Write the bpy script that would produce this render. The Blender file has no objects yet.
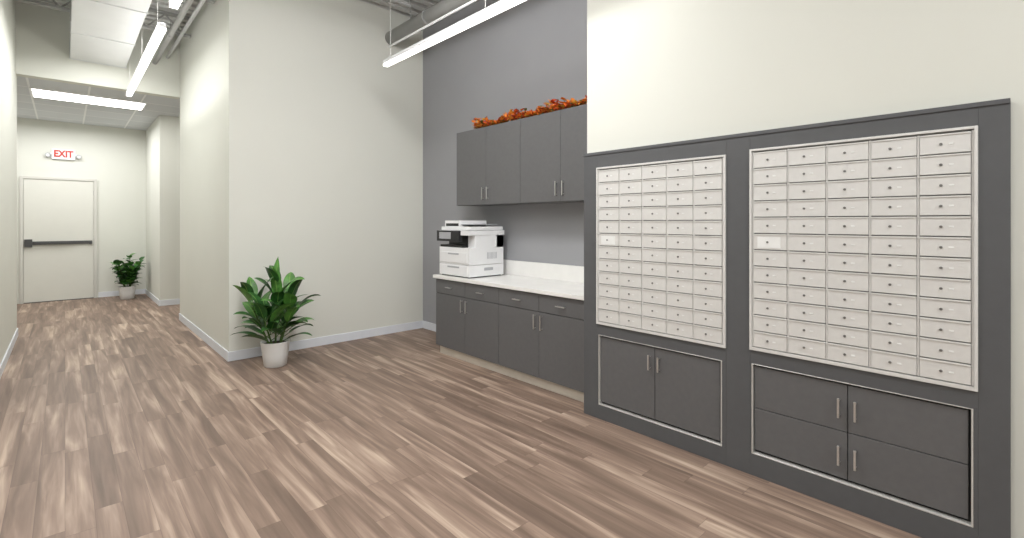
import bpy, bmesh, math, random
from mathutils import Vector, Matrix
random.seed(7)
S=bpy.context.scene
C=bpy.data.collections.new("scene"); S.collection.children.link(C)

# ---------------------------------------------------------------- materials
def lin(c):
    return tuple(((v/255)/12.92 if v/255<=0.04045 else (((v/255)+0.055)/1.055)**2.4) for v in c)+(1.0,)
def newmat(name):
    m=bpy.data.materials.new(name); m.use_nodes=True
    nt=m.node_tree; b=nt.nodes["Principled BSDF"]; return m,nt,b
def mat(name,rgb,rough=0.5,metal=0.0,var=0.04,scale=8.0,bump=0.0,bscale=200.0,spec=0.5):
    m,nt,b=newmat(name)
    N=nt.nodes; L=nt.links
    geo=N.new("ShaderNodeNewGeometry")
    no=N.new("ShaderNodeTexNoise"); no.inputs["Scale"].default_value=scale; no.inputs["Detail"].default_value=3
    L.new(geo.outputs["Position"],no.inputs["Vector"])
    r=N.new("ShaderNodeValToRGB")
    c=lin(rgb)
    r.color_ramp.elements[0].position=0.3; r.color_ramp.elements[1].position=0.7
    r.color_ramp.elements[0].color=tuple(max(0,v*(1-var)) for v in c[:3])+(1,)
    r.color_ramp.elements[1].color=tuple(min(1,v*(1+var)) for v in c[:3])+(1,)
    L.new(no.outputs["Fac"],r.inputs["Fac"]); L.new(r.outputs["Color"],b.inputs["Base Color"])
    b.inputs["Roughness"].default_value=rough; b.inputs["Metallic"].default_value=metal
    b.inputs["Specular IOR Level"].default_value=spec
    if bump>0:
        n2=N.new("ShaderNodeTexNoise"); n2.inputs["Scale"].default_value=bscale; n2.inputs["Detail"].default_value=2
        L.new(geo.outputs["Position"],n2.inputs["Vector"])
        bp=N.new("ShaderNodeBump"); bp.inputs["Strength"].default_value=bump; bp.inputs["Distance"].default_value=0.002
        L.new(n2.outputs["Fac"],bp.inputs["Height"]); L.new(bp.outputs["Normal"],b.inputs["Normal"])
    return m
def emat(name,rgb,st):
    m,nt,b=newmat(name)
    b.inputs["Base Color"].default_value=lin(rgb); b.inputs["Emission Color"].default_value=lin(rgb)
    b.inputs["Emission Strength"].default_value=st
    return m

M_WALL=mat("wall_paint",(218,219,211),0.85,var=0.01,scale=1.5,bump=0.1,bscale=300,spec=0.2)
M_ACC=mat("accent_gray_paint",(158,159,162),0.8,var=0.02,scale=2,bump=0.1,bscale=300,spec=0.2)
M_BASE=mat("baseboard_vinyl",(222,226,232),0.5,var=0.02)
M_CEIL=mat("ceiling_deck_paint",(214,215,213),0.8,var=0.03)
M_STEEL=mat("painted_steel",(160,160,158),0.5,var=0.05)
M_DUCT=mat("duct_white",(214,216,216),0.45,var=0.03,scale=3)
M_DUCTG=mat("duct_galvanised",(165,166,165),0.45,metal=0.2,var=0.05,scale=5)
M_CAB=mat("cabinet_gray_laminate",(97,97,98),0.5,var=0.04,scale=30)
M_CABD=mat("cabinet_gap_dark",(38,38,38),0.8)
M_FRAME=mat("surround_charcoal",(86,87,89),0.55,var=0.03,scale=20)
M_TRIM=mat("metal_edge_trim",(205,204,200),0.35,metal=0.3)
M_QUARTZ=mat("quartz_white",(238,237,234),0.3,var=0.03,scale=6)
M_TOE=mat("toe_kick_light",(218,210,198),0.6)
M_MAIL=mat("mailbox_aluminium",(216,215,212),0.42,metal=0.08,var=0.02,scale=40)
M_MAILG=mat("mailbox_gap",(138,137,135),0.5,metal=0.2)
M_LABEL=mat("mailbox_label",(230,231,229),0.5)
M_LOCK=mat("lock_brushed",(125,124,122),0.3,metal=0.6)
M_HANDLE=mat("handle_nickel",(205,204,202),0.28,metal=0.8)
M_DOOR=mat("door_paint",(216,216,208),0.55,var=0.01)
M_DFRAME=mat("door_frame_paint",(204,203,196),0.55,var=0.01)
M_DARK=mat("dark_bronze",(78,78,78),0.4,metal=0.4)
M_WPLAS=mat("white_plastic",(230,231,232),0.35,var=0.01)
M_GPLAS=mat("gray_plastic",(170,172,176),0.4)
M_BPLAS=mat("black_plastic",(24,25,27),0.35)
M_POT=mat("ceramic_white",(222,222,220),0.35,var=0.02)
M_SOIL=mat("soil",(52,38,28),0.95,var=0.4,scale=60,bump=0.6,bscale=80)
M_LEAF1=mat("leaf_dark",(46,92,40),0.42,var=0.4,scale=14)
M_LEAF2=mat("leaf_mid",(82,134,58),0.42,var=0.35,scale=14)
M_LEAF3=mat("leaf_light",(124,164,82),0.45,var=0.25,scale=14)
M_STEM=mat("stem",(70,96,44),0.6,var=0.2)
M_OR=mat("autumn_orange",(232,130,42),0.6,var=0.3,scale=30)
M_RED=mat("autumn_red",(194,74,34),0.6,var=0.3,scale=30)
M_YEL=mat("autumn_yellow",(222,168,60),0.6,var=0.3,scale=30)
M_OLI=mat("autumn_olive",(104,110,48),0.6,var=0.3,scale=30)
M_EXIT=emat("exit_red",(190,52,38),0.03)
M_LED=emat("led_diffuser",(255,253,249),4.5)
M_LEDS=emat("led_diffuser_dimmed",(255,253,249),1.9)
M_UPFILL=emat("uplight_fill",(255,253,250),6.5)  # added glow for pendant tops, brightens ceiling and upper walls
M_UPFILLS=emat("uplight_fill_dimmed",(255,253,250),1.8)
M_LEDT=emat("troffer_diffuser",(255,253,250),6.0)

# ceiling tiles
M_TILE,nt,b=newmat("acoustic_tile")
N=nt.nodes;L=nt.links
geo=N.new("ShaderNodeNewGeometry")
br=N.new("ShaderNodeTexBrick"); br.offset=0.0; br.inputs["Scale"].default_value=1.0
br.inputs["Brick Width"].default_value=0.61; br.inputs["Row Height"].default_value=0.61
br.inputs["Mortar Size"].default_value=0.012; br.inputs["Color1"].default_value=lin((206,209,212)); br.inputs["Color2"].default_value=lin((200,203,206))
br.inputs["Mortar"].default_value=lin((232,233,233))
mp=N.new("ShaderNodeMapping"); mp.inputs["Location"].default_value=(0.36,-9.35+0.61*16,0)
L.new(geo.outputs["Position"],mp.inputs["Vector"]); L.new(mp.outputs["Vector"],br.inputs["Vector"]); L.new(br.outputs["Color"],b.inputs["Base Color"])
b.inputs["Roughness"].default_value=0.9

# floor planks
M_FLOOR,nt,b=newmat("walnut_plank_floor")
N=nt.nodes;L=nt.links
def math_(op,a,bv=None):
    n=N.new("ShaderNodeMath"); n.operation=op
    for i,v in enumerate((a,bv)):
        if v is None: continue
        if isinstance(v,(int,float)): n.inputs[i].default_value=v
        else: L.new(v,n.inputs[i])
    return n.outputs[0]
geo=N.new("ShaderNodeNewGeometry"); sp=N.new("ShaderNodeSeparateXYZ"); L.new(geo.outputs["Position"],sp.inputs[0])
W=0.11; LEN=1.1
px=math_('DIVIDE',sp.outputs[0],W); row=math_('FLOOR',px)
wn=N.new("ShaderNodeTexWhiteNoise"); wn.noise_dimensions='1D'; L.new(row,wn.inputs["W"])
py=math_('ADD',math_('DIVIDE',sp.outputs[1],LEN),math_('MULTIPLY',wn.outputs["Value"],7.3)); col=math_('FLOOR',py)
cb=N.new("ShaderNodeCombineXYZ"); L.new(row,cb.inputs[0]); L.new(col,cb.inputs[1])
wid=N.new("ShaderNodeTexWhiteNoise"); wid.noise_dimensions='3D'; L.new(cb.outputs[0],wid.inputs["Vector"])
gx=math_('MULTIPLY',sp.outputs[0],14.0); gy=math_('MULTIPLY',sp.outputs[1],0.95)
gz=math_('MULTIPLY',wid.outputs["Value"],40.0)
cg=N.new("ShaderNodeCombineXYZ"); L.new(gx,cg.inputs[0]); L.new(gy,cg.inputs[1]); L.new(gz,cg.inputs[2])
g1=N.new("ShaderNodeTexNoise"); g1.inputs["Scale"].default_value=1.0; g1.inputs["Detail"].default_value=4; g1.inputs["Roughness"].default_value=0.5; g1.inputs["Distortion"].default_value=0.6
L.new(cg.outputs[0],g1.inputs["Vector"])
cg2=N.new("ShaderNodeCombineXYZ"); L.new(math_('MULTIPLY',sp.outputs[0],80.0),cg2.inputs[0]); L.new(math_('MULTIPLY',sp.outputs[1],3.0),cg2.inputs[1]); L.new(gz,cg2.inputs[2])
g2=N.new("ShaderNodeTexNoise"); g2.inputs["Scale"].default_value=1.0; g2.inputs["Detail"].default_value=3; L.new(cg2.outputs[0],g2.inputs["Vector"])
t=math_('ADD',math_('MULTIPLY',g1.outputs["Fac"],1.0),math_('MULTIPLY',math_('SUBTRACT',g2.outputs["Fac"],0.5),0.15))
t=math_('ADD',t,math_('MULTIPLY',math_('SUBTRACT',wid.outputs["Value"],0.5),0.14))
rp=N.new("ShaderNodeValToRGB"); cr=rp.color_ramp
cr.elements[0].position=0.25; cr.elements[0].color=lin((108,91,80))
cr.elements[1].position=0.80; cr.elements[1].color=lin((200,180,161))
for p,cc in ((0.42,(127,108,95)),(0.53,(143,122,108)),(0.63,(165,144,128))):
    e=cr.elements.new(p); e.color=lin(cc)
L.new(t,rp.inputs["Fac"])
fx=math_('FRACT',px); fy=math_('FRACT',py)
ex=math_('MINIMUM',fx,math_('SUBTRACT',1.0,fx)); ey=math_('MINIMUM',fy,math_('SUBTRACT',1.0,fy))
seam=math_('MAXIMUM',math_('LESS_THAN',ex,0.011),math_('LESS_THAN',ey,0.0014))
mx=N.new("ShaderNodeMix"); mx.data_type='RGBA'; L.new(math_('MULTIPLY',seam,0.35),mx.inputs[0]); L.new(rp.outputs["Color"],mx.inputs[6]); mx.inputs[7].default_value=lin((76,60,52))
L.new(mx.outputs[2],b.inputs["Base Color"]); b.inputs["Roughness"].default_value=0.48; b.inputs["Specular IOR Level"].default_value=0.3

# ---------------------------------------------------------------- mesh builder
class MB:
    def __init__(s): s.bm=bmesh.new(); s.mats=[]
    def mi(s,m):
        if m not in s.mats: s.mats.append(m)
        return s.mats.index(m)
    def box(s,x0,x1,y0,y1,z0,z1,m):
        x0,x1=sorted((x0,x1)); y0,y1=sorted((y0,y1)); z0,z1=sorted((z0,z1))
        v=[s.bm.verts.new(p) for p in ((x0,y0,z0),(x1,y0,z0),(x1,y1,z0),(x0,y1,z0),(x0,y0,z1),(x1,y0,z1),(x1,y1,z1),(x0,y1,z1))]
        for f in ((3,2,1,0),(4,5,6,7),(0,1,5,4),(1,2,6,5),(2,3,7,6),(3,0,4,7)):
            s.bm.faces.new([v[i] for i in f]).material_index=s.mi(m)
    def cyl(s,p0,p1,r,m,seg=12,r1=None):
        p0=Vector(p0);p1=Vector(p1); r1=r if r1 is None else r1
        d=(p1-p0).normalized(); a=Vector((0,0,1)) if abs(d.z)<0.9 else Vector((1,0,0))
        u=d.cross(a).normalized(); w=d.cross(u).normalized()
        A=[];B=[]
        for i in range(seg):
            t=2*math.pi*i/seg; o=u*math.cos(t)+w*math.sin(t)
            A.append(s.bm.verts.new(p0+o*r)); B.append(s.bm.verts.new(p1+o*r1))
        k=s.mi(m)
        for i in range(seg):
            j=(i+1)%seg; f=s.bm.faces.new((A[i],A[j],B[j],B[i])); f.material_index=k; f.smooth=seg>8
        s.bm.faces.new(A[::-1]).material_index=k; s.bm.faces.new(B).material_index=k
    def lathe(s,c,prof,m,seg=40):
        k=s.mi(m); rings=[]
        for r,z in prof:
            rings.append([s.bm.verts.new((c[0]+r*math.cos(2*math.pi*i/seg),c[1]+r*math.sin(2*math.pi*i/seg),c[2]+z)) for i in range(seg)])
        for a,b2 in zip(rings,rings[1:]):
            for i in range(seg):
                j=(i+1)%seg; f=s.bm.faces.new((a[i],a[j],b2[j],b2[i])); f.material_index=k; f.smooth=True
        s.bm.faces.new(rings[0][::-1]).material_index=k
        s.bm.faces.new(rings[-1]).material_index=k
    def leaf(s,base,az,el,length,width,droop,m,n=8,fold=0.25,shape=0.75,twist=0.0,mid=None):
        k=s.mi(m); km=s.mi(mid) if mid else k
        p=Vector(base); rows=[]
        side0=Vector((-math.sin(az),math.cos(az),0))
        for i in range(n+1):
            t=i/n; e=el-droop*t*t
            d=Vector((math.cos(az)*math.cos(e),math.sin(az)*math.cos(e),math.sin(e)))
            up=side0.cross(d)*-1
            if up.z<0 and math.cos(e)>0: up=-up
            tw=twist*t; sd=side0*math.cos(tw)+up*math.sin(tw)
            wd=width*0.5*max(0.02,(math.sin(math.pi*min(1,t**shape)))**0.8) if i<n else width*0.01
            if i==0: wd=width*0.06
            lift=up*wd*fold
            mw=min(wd*0.12,0.003) if mid else wd*0.12
            rows.append([s.bm.verts.new(p-sd*wd+lift),s.bm.verts.new(p-sd*mw),s.bm.verts.new(p+sd*mw),s.bm.verts.new(p+sd*wd+lift)])
            p=p+d*(length/n)
        for a,b2 in zip(rows,rows[1:]):
            for i in range(3):
                f=s.bm.faces.new((a[i],a[i+1],b2[i+1],b2[i])); f.material_index=km if i==1 else k; f.smooth=True
    def clamp(s,axis,lim,hi=True):
        for v in s.bm.verts:
            if hi and v.co[axis]>lim: v.co[axis]=lim-0.02*random.random()
            if not hi and v.co[axis]<lim: v.co[axis]=lim
    def done(s,name,bevel=0.0,parent=None,seg=2):
        me=bpy.data.meshes.new(name)
        vs=[v.co for v in s.bm.verts]
        c=Vector(((min(v.x for v in vs)+max(v.x for v in vs))/2,(min(v.y for v in vs)+max(v.y for v in vs))/2,min(v.z for v in vs)))
        bmesh.ops.translate(s.bm,verts=s.bm.verts,vec=-c)
        s.bm.to_mesh(me); s.bm.free()
        for m in s.mats: me.materials.append(m)
        o=bpy.data.objects.new(name,me); C.objects.link(o); o.location=c
        if parent: o.parent=parent; o.location=c-parent.location
        if bevel>0:
            bv=o.modifiers.new("bevel",'BEVEL'); bv.width=bevel; bv.segments=seg; bv.limit_method='ANGLE'; bv.angle_limit=math.radians(50)
        return o
def B(name,x0,x1,y0,y1,z0,z1,m,bevel=0,parent=None):
    q=MB(); q.box(x0,x1,y0,y1,z0,z1,m); return q.done(name,bevel,parent)

# ---------------------------------------------------------------- room shell
H=4.2; XR=2.925; XL=-0.45; XG=3.6; YA=2.31; YB=5.68; XC=1.25; YE=8.6; YH=12.2; ZD=3.3
G=0.002
B("floor",-5.0,4.0,-3.5,12.4,-0.1,0,M_FLOOR)
B("wall_mailbox",XR,XG+0.3,-3.5,YA,0,H,M_WALL)
B("wall_accent",XG,XG+0.3,YA,YB,0,H,M_ACC)
B("wall_center",XC,XG+0.3,YB,YE,0,H,M_WALL)
B("wall_left",XL-0.15,XL,5.0,8.8,0,H,M_WALL)
B("wall_lobby",-5.0,XL-0.15,5.0,5.15,0,H,M_WALL)
B("wall_west",-5.15,-5.0,-3.5,5.15,0,H,M_WALL)
B("wall_south",-5.0,XG+0.3,-3.65,-3.5,0,H,M_WALL)
B("wall_far",-1.6,3.2,YH,YH+0.15,0,H,M_WALL)
B("wall_far_right",1.2,3.2,10.23,YH,0,H,M_WALL)
B("wall_far_east",3.05,3.2,YE,10.23,0,H,M_WALL)
B("wall_far_left",-1.6,-1.45,8.8,YH,0,H,M_WALL)
B("wall_left_return",-1.6,XL-0.15,8.65,8.8,0,H,M_WALL)
B("wall_header",XL,XC,8.6,8.75,ZD,H,M_WALL)
B("ceiling_suspended",-1.45,3.05,8.75,YH,ZD,ZD+0.03,M_TILE)
B("ceiling_suspended_side",XC,3.05,YE,8.75,ZD,ZD+0.03,M_TILE)
q=MB(); q.box(-5.15,3.9,-3.65,12.4,H+0.05,H+0.12,M_CEIL)
y=-3.5
while y<8.6:
    q.box(-5.0,3.9,y,y+0.09,H,H+0.05,M_CEIL); y+=0.18
q.done("ceiling",0)

bh=0.1; bt=0.012
B("baseboard_center",XC,XG-bt,YB-bt,YB,0,bh,M_BASE,0.002)
B("baseboard_corridor_right",XC-bt,XC,YB-bt,YE,0,bh,M_BASE,0.002)
B("baseboard_accent",XG-bt,XG,4.52,YB,0,bh,M_BASE,0.002)
B("baseboard_left",XL,XL+bt,5.0,8.8,0,bh,M_BASE,0.002)
B("baseboard_far_right",1.2-bt,1.2,10.23,YH,0,bh,M_BASE,0.002)
B("baseboard_far_return",1.2-bt,3.05,10.23-bt,10.23,0,bh,M_BASE,0.002)
B("baseboard_far",0.47,1.2-bt,YH-bt,YH,0,bh,M_BASE,0.002)
B("baseboard_mailbox",XR-bt,XR,-3.5,0.05,0,bh,M_BASE,0.002)

# ---------------------------------------------------------------- mailbox surround
XF=2.885; XB=XR-G
LY=(2.186,1.237); RY=(1.100,0.157)
LZ=(0.70,1.85); RZ=(0.72,1.865)
cL=(2.172,1.262,0.105,0.62); cR=(1.092,0.172,0.125,0.64)
q=MB()
def f(y0,y1,z0,z1): q.box(XF,XB,y0,y1,z0,z1,M_FRAME)
f(2.31,LY[0],0,1.96); f(RY[1],0.06,0,1.96); f(LY[1],RY[0],0,1.96)
f(LY[0],LY[1],LZ[1],1.96); f(RY[0],RY[1],RZ[1],1.96)
f(LY[0],LY[1],cL[3],LZ[0]); f(RY[0],RY[1],cR[3],RZ[0])
f(LY[0],LY[1],0,cL[2]); f(RY[0],RY[1],0,cR[2])
f(LY[0],cL[0],cL[2],cL[3]); f(cL[1],LY[1],cL[2],cL[3])
f(RY[0],cR[0],cR[2],cR[3]); f(cR[1],RY[1],cR[2],cR[3])
q.box(XF-0.006,XF,2.31,0.06,1.945,1.966,M_FRAME)
q.done("mailbox_surround_frame",0.0015)

def mailunit(Y1,Y0,z0,z1,sticker=None):
    q=MB(); x=XF-0.004
    rim=0.012
    q.box(x+0.012,XB,Y0+0.002,Y1-0.002,z0,z1,M_MAILG)
    for a in ((Y0,Y0+rim,z0,z1),(Y1-rim,Y1,z0,z1),(Y0+rim,Y1-rim,z1-rim,z1),(Y0+rim,Y1-rim,z0,z0+rim*1.4)):
        q.box(x-0.008,x+0.012,a[0],a[1],a[2],a[3],M_MAIL)
    cols,rows=5,12
    yy0=Y0+rim+0.005; yy1=Y1-rim-0.005; zz0=z0+rim*1.4+0.004; zz1=z1-rim-0.005
    cw=(yy1-yy0)/cols; rh=(zz1-zz0)/rows
    for c in range(cols+1):
        yc=yy0+c*cw; q.box(x+0.001,x+0.012,yc-0.004,yc+0.004,zz0,zz1,M_MAIL)
    for c in range(cols):
        for r in range(rows):
            a=yy0+c*cw+0.0055; b_=yy0+(c+1)*cw-0.0055; lo=zz0+r*rh+0.0015; hi=zz0+(r+1)*rh-0.0045
            q.box(x-0.003,x+0.012,a,b_,lo,hi,M_MAIL)
            q.box(x-0.007,x-0.002,a,b_,hi-0.007,hi,M_MAIL)
            ly=(a+b_)/2+0.012
            q.box(x-0.0042,x-0.002,ly-0.043,ly-0.026,lo+0.037,lo+0.045,M_LABEL)
            q.cyl((x-0.002,ly,lo+0.041),(x-0.008,ly,lo+0.041),0.006,M_LOCK,10)
            if sticker==(c,r): q.box(x-0.0048,x-0.002,a+0.03,b_-0.02,lo+0.008,lo+0.070,M_LABEL)
    return q.done("wall_mailbox_unit",0.0008,seg=1)
mailunit(LY[0],LY[1],*LZ,sticker=(4,6)); mailunit(RY[0],RY[1],*RZ,sticker=(4,6))

def pull(q,x,y,z,l=0.10,vert=True,m=M_HANDLE):
    if vert:
        q.box(x-0.030,x-0.022,y-0.005,y+0.005,z-l/2,z+l/2,m)
        for s_ in (-1,1): q.cyl((x,y,z+s_*(l/2-0.012)),(x-0.024,y,z+s_*(l/2-0.012)),0.004,m,8)
    else:
        q.box(x-0.030,x-0.022,y-l/2,y+l/2,z-0.005,z+0.005,m)
        for s_ in (-1,1): q.cyl((x,y+s_*(l/2-0.012),z),(x-0.024,y+s_*(l/2-0.012),z),0.004,m,8)

def cavity(c,rows):
    Y1,Y0,z0,z1=c; q=MB()
    t=0.007
    for a in ((Y0,Y0+t,z0,z1),(Y1-t,Y1,z0,z1),(Y0+t,Y1-t,z1-t*0.6,z1),(Y0+t,Y1-t,z0,z0+t)):
        q.box(XF-0.002,XB,a[0],a[1],a[2],a[3],M_TRIM)
    q.box(XB-0.006,XB,Y0+t,Y1-t,z0+t,z1-t*0.6,M_CABD)
    ym=(Y0+Y1)/2; xd=XB-0.026
    zs=[z0+t+0.014]+[z0+t+0.014+(z1-z0-2*t-0.02)*(i+1)/rows for i in range(rows)]
    for i in range(rows):
        lo=zs[i]+0.002; hi=zs[i+1]-0.002
        q.box(xd,XB-0.006,ym+0.002,Y1-t-0.004,lo,hi,M_CAB)
        q.box(xd,XB-0.006,Y0+t+0.010,ym-0.002,lo,hi,M_CAB)
        hz=(hi-0.10 if rows==1 else (lo+hi)/2)
        pull(q,xd,ym+0.035,hz,0.10); pull(q,xd,ym-0.035,hz,0.10)
    return q.done("built_in_storage_cabinet",0.0012,seg=1)
cavity(cL,1); cavity(cR,2)

# ---------------------------------------------------------------- kitchenette
edges=[4.47,3.945,3.42,2.895,2.37]
XW=XG-G; YAg=YA+G
def basecab(Y1,Y0,fill=False):
    q=MB(); xf=3.0; yb=Y0+0.001 if not fill else YAg
    q.box(xf+0.02,XW,yb,Y1,0.1,0.833,M_CAB)
    q.box(xf+0.055,XW,yb,Y1,0,0.1,M_TOE)
    if fill: q.box(xf,xf+0.02,YAg,Y0-0.002,0.1,0.83,M_CAB)
    ym=(Y0+Y1)/2
    q.box(xf+0.017,xf+0.021,Y0+0.001,Y1,0.1,0.833,M_CABD)
    for a,b_ in ((Y0+0.002,ym-0.0015),(ym+0.0015,Y1-0.002)):
        q.box(xf,xf+0.018,a,b_,0.678,0.826,M_CAB)
        q.box(xf,xf+0.018,a,b_,0.103,0.672,M_CAB)
        pull(q,xf,(a+b_)/2,0.752,0.10,False)
    pull(q,xf,ym+0.04,0.585,0.13); pull(q,xf,ym-0.04,0.585,0.13)
    return q.done("base_cabinet",0.0012,seg=1)
basecab(edges[0],edges[2]); basecab(edges[2],edges[4],True)
def wallcab(Y1,Y0,fill=False):
    q=MB(); xf=3.28; z0,z1=1.635,2.465; yb=YAg if fill else Y0+0.001
    q.box(xf+0.02,XW,yb,Y1,z0,z1,M_CAB)
    if fill: q.box(xf,xf+0.02,YAg,Y0-0.002,z0,z1,M_CAB)
    q.box(xf+0.017,xf+0.021,Y0+0.001,Y1,z0,z1,M_CABD)
    ym=(Y0+Y1)/2
    for a,b_ in ((Y0+0.002,ym-0.0015),(ym+0.0015,Y1-0.002)):
        q.box(xf,xf+0.018,a,b_,z0+0.002,z1-0.002,M_CAB)
    pull(q,xf,ym+0.04,z0+0.12,0.13); pull(q,xf,ym-0.04,z0+0.12,0.13)
    return q.done("wall_cabinet",0.0012,seg=1)
wallcab(edges[0],edges[2]); wallcab(edges[2],edges[4],True)
B("countertop",2.975,XW,YAg,4.495,0.835,0.87,M_QUARTZ,0.003)
B("backsplash",XW-0.02,XW,YAg,4.495,0.871,1.03,M_QUARTZ,0.002)

# ---------------------------------------------------------------- printer
q=MB(); zc=0.871; x0,x1,y0,y1=3.02,3.49,3.90,4.43
q.box(x0+0.02,x1-0.02,y0+0.02,y1-0.02,zc,zc+0.012,M_BPLAS)
q.box(x0,x1,y0,y1,zc+0.012,zc+0.13,M_WPLAS)
q.box(x0-0.006,x0+0.01,y0+0.02,y1-0.02,zc+0.022,zc+0.12,M_WPLAS)
q.box(x0-0.008,x0-0.004,y0+0.16,y1-0.16,zc+0.095,zc+0.113,M_GPLAS)
q.box(x0,x1,y0,y1,zc+0.134,zc+0.31,M_WPLAS)
q.box(x0-0.006,x0+0.01,y0+0.03,y1-0.03,zc+0.15,zc+0.26,M_WPLAS)
q.box(x0-0.008,x0-0.004,y0+0.17,y1-0.17,zc+0.235,zc+0.252,M_GPLAS)
q.box(x0+0.01,x1-0.07,y0+0.12,y1-0.005,zc+0.31,zc+0.335,M_BPLAS)   # output tray
q.box(x1-0.10,x1,y0,y1,zc+0.31,zc+0.44,M_WPLAS)
q.box(x0+0.08,x1,y0,y0+0.12,zc+0.31,zc+0.44,M_WPLAS)
q.box(x0+0.12,x1-0.10,y0+0.12,y1-0.01,zc+0.325,zc+0.44,M_BPLAS)     # recess
q.box(x0-0.01,x1+0.01,y0-0.005,y1+0.005,zc+0.44,zc+0.49,M_WPLAS)
q.box(x0-0.035,x0+0.005,y0+0.13,y1,zc+0.375,zc+0.488,M_BPLAS)       # control panel
q.box(x0-0.038,x0-0.033,y0+0.27,y1-0.05,zc+0.40,zc+0.47,M_GPLAS)
q.box(x0+0.02,x1,y0+0.01,y1-0.01,zc+0.494,zc+0.53,M_WPLAS)
q.box(x0+0.06,x1-0.04,y0+0.24,y1-0.02,zc+0.53,zc+0.595,M_WPLAS)
q.box(x0+0.058,x0+0.064,y0+0.26,y1-0.04,zc+0.535,zc+0.565,M_BPLAS)
q.box(x0+0.08,x1-0.06,y0+0.03,y0+0.245,zc+0.550,zc+0.558,M_GPLAS)
q.box(x0+0.20,x0+0.32,y0-0.003,y0+0.01,zc+0.07,zc+0.10,M_GPLAS)
for i in range(8): q.box(x0+0.24+i*0.018,x0+0.248+i*0.018,y0-0.002,y0+0.01,zc+0.19,zc+0.26,M_GPLAS)
q.done("multifunction_printer",0.006)

# ---------------------------------------------------------------- garland
q=MB()
for i in range(1300):
    yy=random.uniform(2.36,4.2)
    zz=2.475+abs(random.gauss(0,0.035))*(0.8+0.5*math.sin(yy*11)); xx=3.34+random.gauss(0,0.025)
    m=random.choice([M_OR,M_OR,M_OR,M_OR,M_RED,M_YEL,M_OLI,M_RED])
    q.leaf((xx,yy,min(zz,2.57)),random.uniform(0,6.28),random.uniform(0.0,1.1),random.uniform(0.035,0.06),random.uniform(0.026,0.045),random.uniform(0,0.9),m,n=3,fold=0.3)
for i in range(70):
    yy=random.uniform(2.4,4.14); c=Vector((3.34+random.gauss(0,0.02),yy,2.49+random.uniform(0,0.05)))
    r=random.uniform(0.008,0.014); q.lathe((c.x,c.y,c.z),[(r*0.3,-r*0.9),(r*0.85,-r*0.5),(r,0),(r*0.85,r*0.5),(r*0.3,r*0.9)],random.choice([M_RED,M_OR]),8)
yy=2.36
while yy<4.14:
    q.cyl((3.36+0.01*math.sin(yy*9),yy,2.475),(3.36+0.01*math.sin((yy+.1)*9),yy+0.1,2.475),0.006,M_OLI,6); yy+=0.1
q.clamp(2,2.467,False)
q.done("autumn_leaf_garland")

# ---------------------------------------------------------------- plants
def pot(q,c,rt,rb,h):
    q.lathe((c[0],c[1],0),[(rb*0.9,0.0),(rb,0.006),(rb+(rt-rb)*0.5,h*0.5),(rt,h-0.008),(rt+0.003,h),(rt-0.008,h),(rt-0.012,h-0.03)],M_POT)
    q.lathe((c[0],c[1],0),[(0.02,h-0.045),(rt-0.011,h-0.04),(rt-0.011,h-0.028),(0.01,h-0.02)],M_SOIL,24)
def tallplant(c):
    q=MB(); pot(q,c,0.135,0.105,0.25)
    rnd=random.Random(23)
    canes=[(0.0,0.0,0.54,0.05,0.4),(0.05,0.03,0.42,0.25,0.2),(-0.05,0.03,0.44,0.38,2.8),(0.03,-0.05,0.34,0.32,5.4),(-0.04,-0.045,0.30,0.4,3.7)]
    for ox,oy,h,lean,az in canes:
        base=Vector((c[0]+ox,c[1]+oy,0.21)); d=Vector((math.cos(az)*lean,math.sin(az)*lean,1)).normalized(); top=base+d*h
        q.cyl(base,top,0.010,M_STEM,8,0.006)
        nl=int(8+h*10)
        for i in range(nl):
            t=0.12+0.88*i/(nl-1); p=base+d*h*t
            a=i*2.4+az+rnd.uniform(-.3,.3)
            el=0.42+0.8*t+rnd.uniform(-.2,.15)
            ln=rnd.uniform(0.31,0.40)*(1.0 if t<0.85 else 0.9)
            pd=Vector((math.cos(a)*math.cos(el),math.sin(a)*math.cos(el),math.sin(el)))
            pe=p+pd*0.08
            q.cyl(p,pe,0.004,M_STEM,6)
            q.leaf(pe,a,el,ln*0.84,rnd.uniform(0.10,0.135),rnd.uniform(0.6,1.4),rnd.choice([M_LEAF1,M_LEAF1,M_LEAF2]),n=10,fold=0.2,twist=rnd.uniform(-.6,.6),mid=M_LEAF3)
    q.leaf((c[0],c[1],0.70),0.7,1.5,0.40,0.10,0.15,M_LEAF2,n=10,mid=M_LEAF3)
    q.leaf((c[0]+0.02,c[1],0.68),4.0,1.35,0.34,0.11,0.3,M_LEAF2,n=10,mid=M_LEAF3)
    q.clamp(1,YB-0.02)
    return q.done("potted_dracaena_plant")
def bush(c):
    q=MB(); pot(q,c,0.13,0.105,0.24); rnd=random.Random(5)
    for s_ in range(13):
        az=s_*0.51; lean=0.0 if s_==0 else rnd.uniform(0.15,0.5); h=rnd.uniform(0.36,0.54) if s_ else 0.6
        base=Vector((c[0]+0.04*math.cos(az),c[1]+0.04*math.sin(az),0.2)); d=Vector((math.cos(az)*lean,math.sin(az)*lean,1)).normalized()
        q.cyl(base,base+d*h,0.007,M_STEM,6,0.004)
        for i in range(17):
            t=0.15+0.85*i/16; p=base+d*h*t; a=i*2.4+rnd.uniform(-.4,.4)
            q.leaf(p,a,rnd.uniform(0.1,0.9),rnd.uniform(0.12,0.17),rnd.uniform(0.08,0.11),rnd.uniform(0.4,1.2),rnd.choice([M_LEAF1,M_LEAF1,M_LEAF2]),n=6,fold=0.2,mid=M_LEAF2)
    q.clamp(0,1.17)
    return q.done("potted_bush_plant")
tallplant((1.56,5.20)); bush((0.86,11.6))

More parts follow.
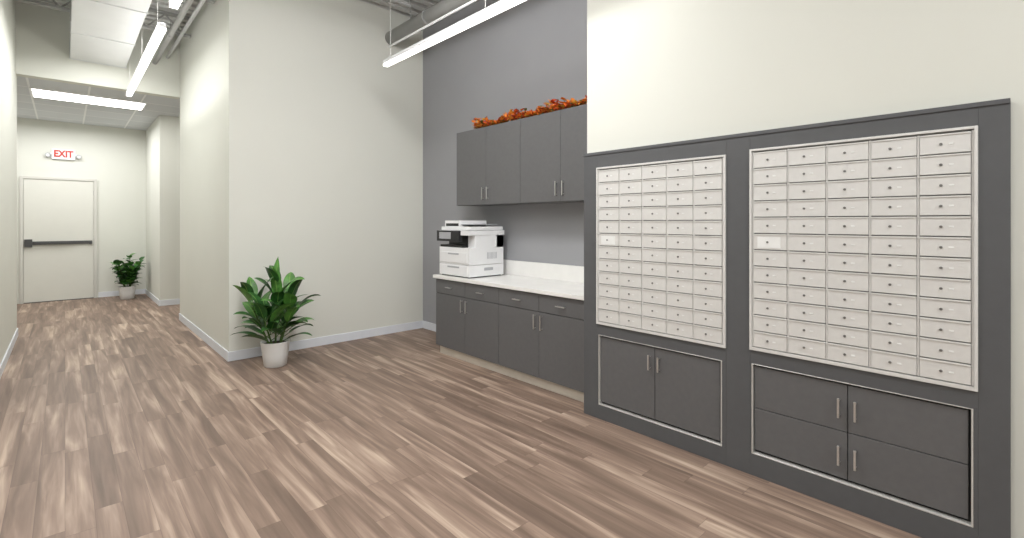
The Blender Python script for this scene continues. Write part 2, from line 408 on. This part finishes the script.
# ---------------------------------------------------------------- exit door
q=MB(); dx0,dx1,dt=-0.54,0.40,2.22; YD=YH-G
q.box(dx0,dx1,YD-0.02,YD,0.008,dt,M_DOOR)
for a in ((dx0-0.05,dx0-0.003,0,dt+0.05),(dx1+0.003,dx1+0.05,0,dt+0.05),(dx0-0.003,dx1+0.003,dt+0.004,dt+0.05)):
    q.box(a[0],a[1],YD-0.035,YD,a[2],a[3],M_DFRAME)
q.box(dx0,dx1,YD-0.03,YD,0.0,0.012,M_DARK)
for z in (0.25,1.1,1.95): q.cyl((dx1+0.002,YD-0.03,z),(dx1+0.002,YD-0.03,z+0.1),0.008,M_TRIM,8)
zb=1.07
q.box(dx0+0.01,dx0+0.11,YD-0.075,YD-0.018,zb-0.07,zb+0.07,M_DARK)
q.box(dx0+0.10,dx1-0.03,YD-0.055,YD-0.018,zb-0.03,zb+0.03,M_DARK)
q.box(dx0+0.14,dx0+0.62,YD-0.085,YD-0.05,zb-0.025,zb+0.018,M_DARK)
q.box(dx1-0.06,dx1-0.02,YD-0.07,YD-0.018,zb-0.035,zb+0.03,M_DARK)
q.done("door_1",0.002)

# exit sign
q=MB(); ex,ez=-0.02,2.70
q.box(ex-0.16,ex+0.16,YD-0.045,YD,ez-0.095,ez+0.095,M_WPLAS)
for s_ in (-1,1):
    q.box(ex+s_*0.16,ex+s_*0.18,YD-0.035,YD-0.01,ez-0.02,ez+0.02,M_WPLAS)
    q.cyl((ex+s_*0.21,YD-0.01,ez-0.02),(ex+s_*0.21,YD-0.07,ez-0.035),0.036,M_GPLAS,16)
    q.cyl((ex+s_*0.21,YD-0.07,ez-0.035),(ex+s_*0.21,YD-0.074,ez-0.036),0.03,M_WPLAS,16)
sign=q.done("exit_sign",0.003)
cu=bpy.data.curves.new("exit_text","FONT"); cu.body="EXIT"; cu.size=0.165; cu.extrude=0.002; cu.align_x='CENTER'; cu.align_y='CENTER'; cu.offset=0.006
cu.materials.append(M_EXIT); tx=bpy.data.objects.new("lettering",cu); C.objects.link(tx)
tx.parent=sign; tx.location=Vector((ex,YD-0.048,ez))-sign.location; tx.rotation_euler=(math.pi/2,0,0); tx.scale=(0.78,1,1)

# ---------------------------------------------------------------- lights
def pendant(x,y0,y1,z,tray=False,ml=None,mu=None):
    q=MB(); w=0.03
    q.box(x-w,x+w,y0,y1,z+0.026,z+0.065,M_WPLAS)
    q.box(x-w+0.002,x+w-0.002,y0+0.004,y1-0.004,z,z+0.026,ml or M_LED)
    q.box(x-w+0.008,x+w-0.008,y0+0.01,y1-0.01,z+0.065,z+0.070,mu or M_UPFILL)  # emissive strip added on top as fill for the ceiling
    for yy in (y0+0.3,(y0+y1)/2,y1-0.12):
        q.cyl((x,yy,z+0.068),(x,yy,3.92),0.003,M_TRIM,6)
    if tray: q.cyl((x,y0,3.37),(x,y1-0.09,3.37),0.011,M_WPLAS,10)
    return q.done("linear_pendant_light",0.001,seg=1)
pendant(0.64,5.3,8.4,3.17)
pendant(2.60,1.4,4.87,3.17,True,M_LEDS,M_UPFILLS)
pendant(2.60,-2.6,0.9,3.17,True,M_LEDS,M_UPFILLS)  # pendants from here down are added to light the rest of the room
pendant(0.64,1.2,4.7,3.17)
pendant(0.64,-2.8,0.7,3.17)
pendant(-1.5,0.5,4.5,3.17)
pendant(-3.5,0.5,4.5,3.17)
q=MB(); q.box(-0.36,0.94,9.36,9.96,ZD-0.012,ZD,M_WPLAS); q.box(-0.335,0.915,9.385,9.935,ZD-0.016,ZD-0.01,M_LEDT)
q.done("troffer_ceiling_light",0.001,seg=1)
q=MB(); q.box(1.7,2.3,9.1,9.7,ZD-0.012,ZD,M_WPLAS); q.box(1.72,2.28,9.12,9.68,ZD-0.016,ZD-0.01,M_LEDT)
q.done("troffer_ceiling_light",0.001,seg=1)

# ---------------------------------------------------------------- ceiling services
q=MB()
yy=-3.4
while yy<8.55:
    e=min(yy+1.2,8.59); q.box(0.05,0.62,yy+0.006,e-0.006,3.6,3.86,M_DUCT); q.box(0.04,0.63,e-0.012,e+0.0,3.59,3.87,M_DUCT); yy=e
    if e>8.58: break
for yy in (-2,1,4,7): 
    for x in (0.045,0.625): q.cyl((x,yy,3.6),(x,yy,3.92),0.005,M_STEEL,6)
q.done("rectangular_air_duct",0.002,seg=1)
q=MB(); q.cyl((3.12,YA,3.84),(3.12,YB,3.84),0.09,M_DUCTG,28)
for yy in (2.8,3.8,4.8): q.cyl((3.12,yy-0.02,3.84),(3.12,yy+0.02,3.84),0.096,M_DUCTG,28)
q.cyl((3.12,3.3,3.92),(3.12,3.3,H),0.005,M_STEEL,6); q.cyl((3.12,5.2,3.92),(3.12,5.2,H),0.005,M_STEEL,6)
q.done("round_air_duct")
q=MB(); q.cyl((0.95,-3.4,3.75),(0.95,8.6,3.75),0.03,M_STEEL,14)
q.cyl((1.10,-3.4,3.86),(1.10,8.6,3.86),0.02,M_DUCT,14)
for yy in (-2,1,4,7.2):
    q.cyl((0.95,yy,3.75),(0.95,yy,3.92),0.004,M_STEEL,6)
    q.cyl((0.95,yy-0.03,3.75),(0.95,yy+0.03,3.75),0.037,M_STEEL,14)
q.done("sprinkler_pipe")
def joist(y,xa,xb):
    q=MB(); zb,zt=3.93,4.165
    for z in (zb,zt): q.box(xa,xb,y-0.03,y+0.03,z,z+0.03,M_STEEL)
    x=xa; up=True
    while x<xb-0.2:
        q.cyl((x,y,zb+0.02 if up else zt),(x+0.2,y,zt if up else zb+0.02),0.010,M_STEEL,6); x+=0.2; up=not up
    return q.done("steel_bar_joist")
for y in (-2.4,-0.9,0.6,2.1,3.6,4.9): joist(y,-4.99,2.92)
for y in (6.3,7.7): joist(y,XL+0.01,XC-0.01)

# ---------------------------------------------------------------- added fill lights
def area(name,loc,rot,sx,sy,p):
    l=bpy.data.lights.new(name,'AREA'); l.shape='RECTANGLE'; l.size=sx; l.size_y=sy; l.energy=p; l.color=(1,0.995,0.992)
    o=bpy.data.objects.new(name,l); C.objects.link(o); o.location=loc; o.rotation_euler=rot; return o
area("ceiling_fill",(-1.8,1.0,3.88),(math.radians(15),0,0),3,4,100)  # soft area fill near the ceiling, added out of view, no fixture
area("ceiling_fill",(1.0,-2.0,3.88),(math.radians(42),0,0),2.4,2,110)
area("ceiling_fill",(1.3,2.6,3.88),(math.radians(26),math.radians(-12),0),0.6,2.2,68)
area("corridor_fill",(0.0,11,3.2),(0,0,0),1.6,1.2,30)  # area fill added to brighten the corridor, not a fixture
area("corridor_fill",(0.3,6.9,3.58),(0,0,0),0.4,2.6,28)

w=bpy.data.worlds.new("world"); S.world=w; w.use_nodes=True
w.node_tree.nodes["Background"].inputs[0].default_value=(1,1,1,1); w.node_tree.nodes["Background"].inputs[1].default_value=0.3

# ---------------------------------------------------------------- camera
cd=bpy.data.cameras.new("camera"); cam=bpy.data.objects.new("camera",cd); C.objects.link(cam)
cd.sensor_width=36; cd.lens=36*482/1024; cd.shift_y=-47/1024; cd.clip_start=0.01
cam.location=(0,0,1.45); cam.rotation_euler=(math.pi/2,0,-math.radians(42.84))
S.camera=cam
S.view_settings.view_transform='Standard'
S.view_settings.exposure=0.5
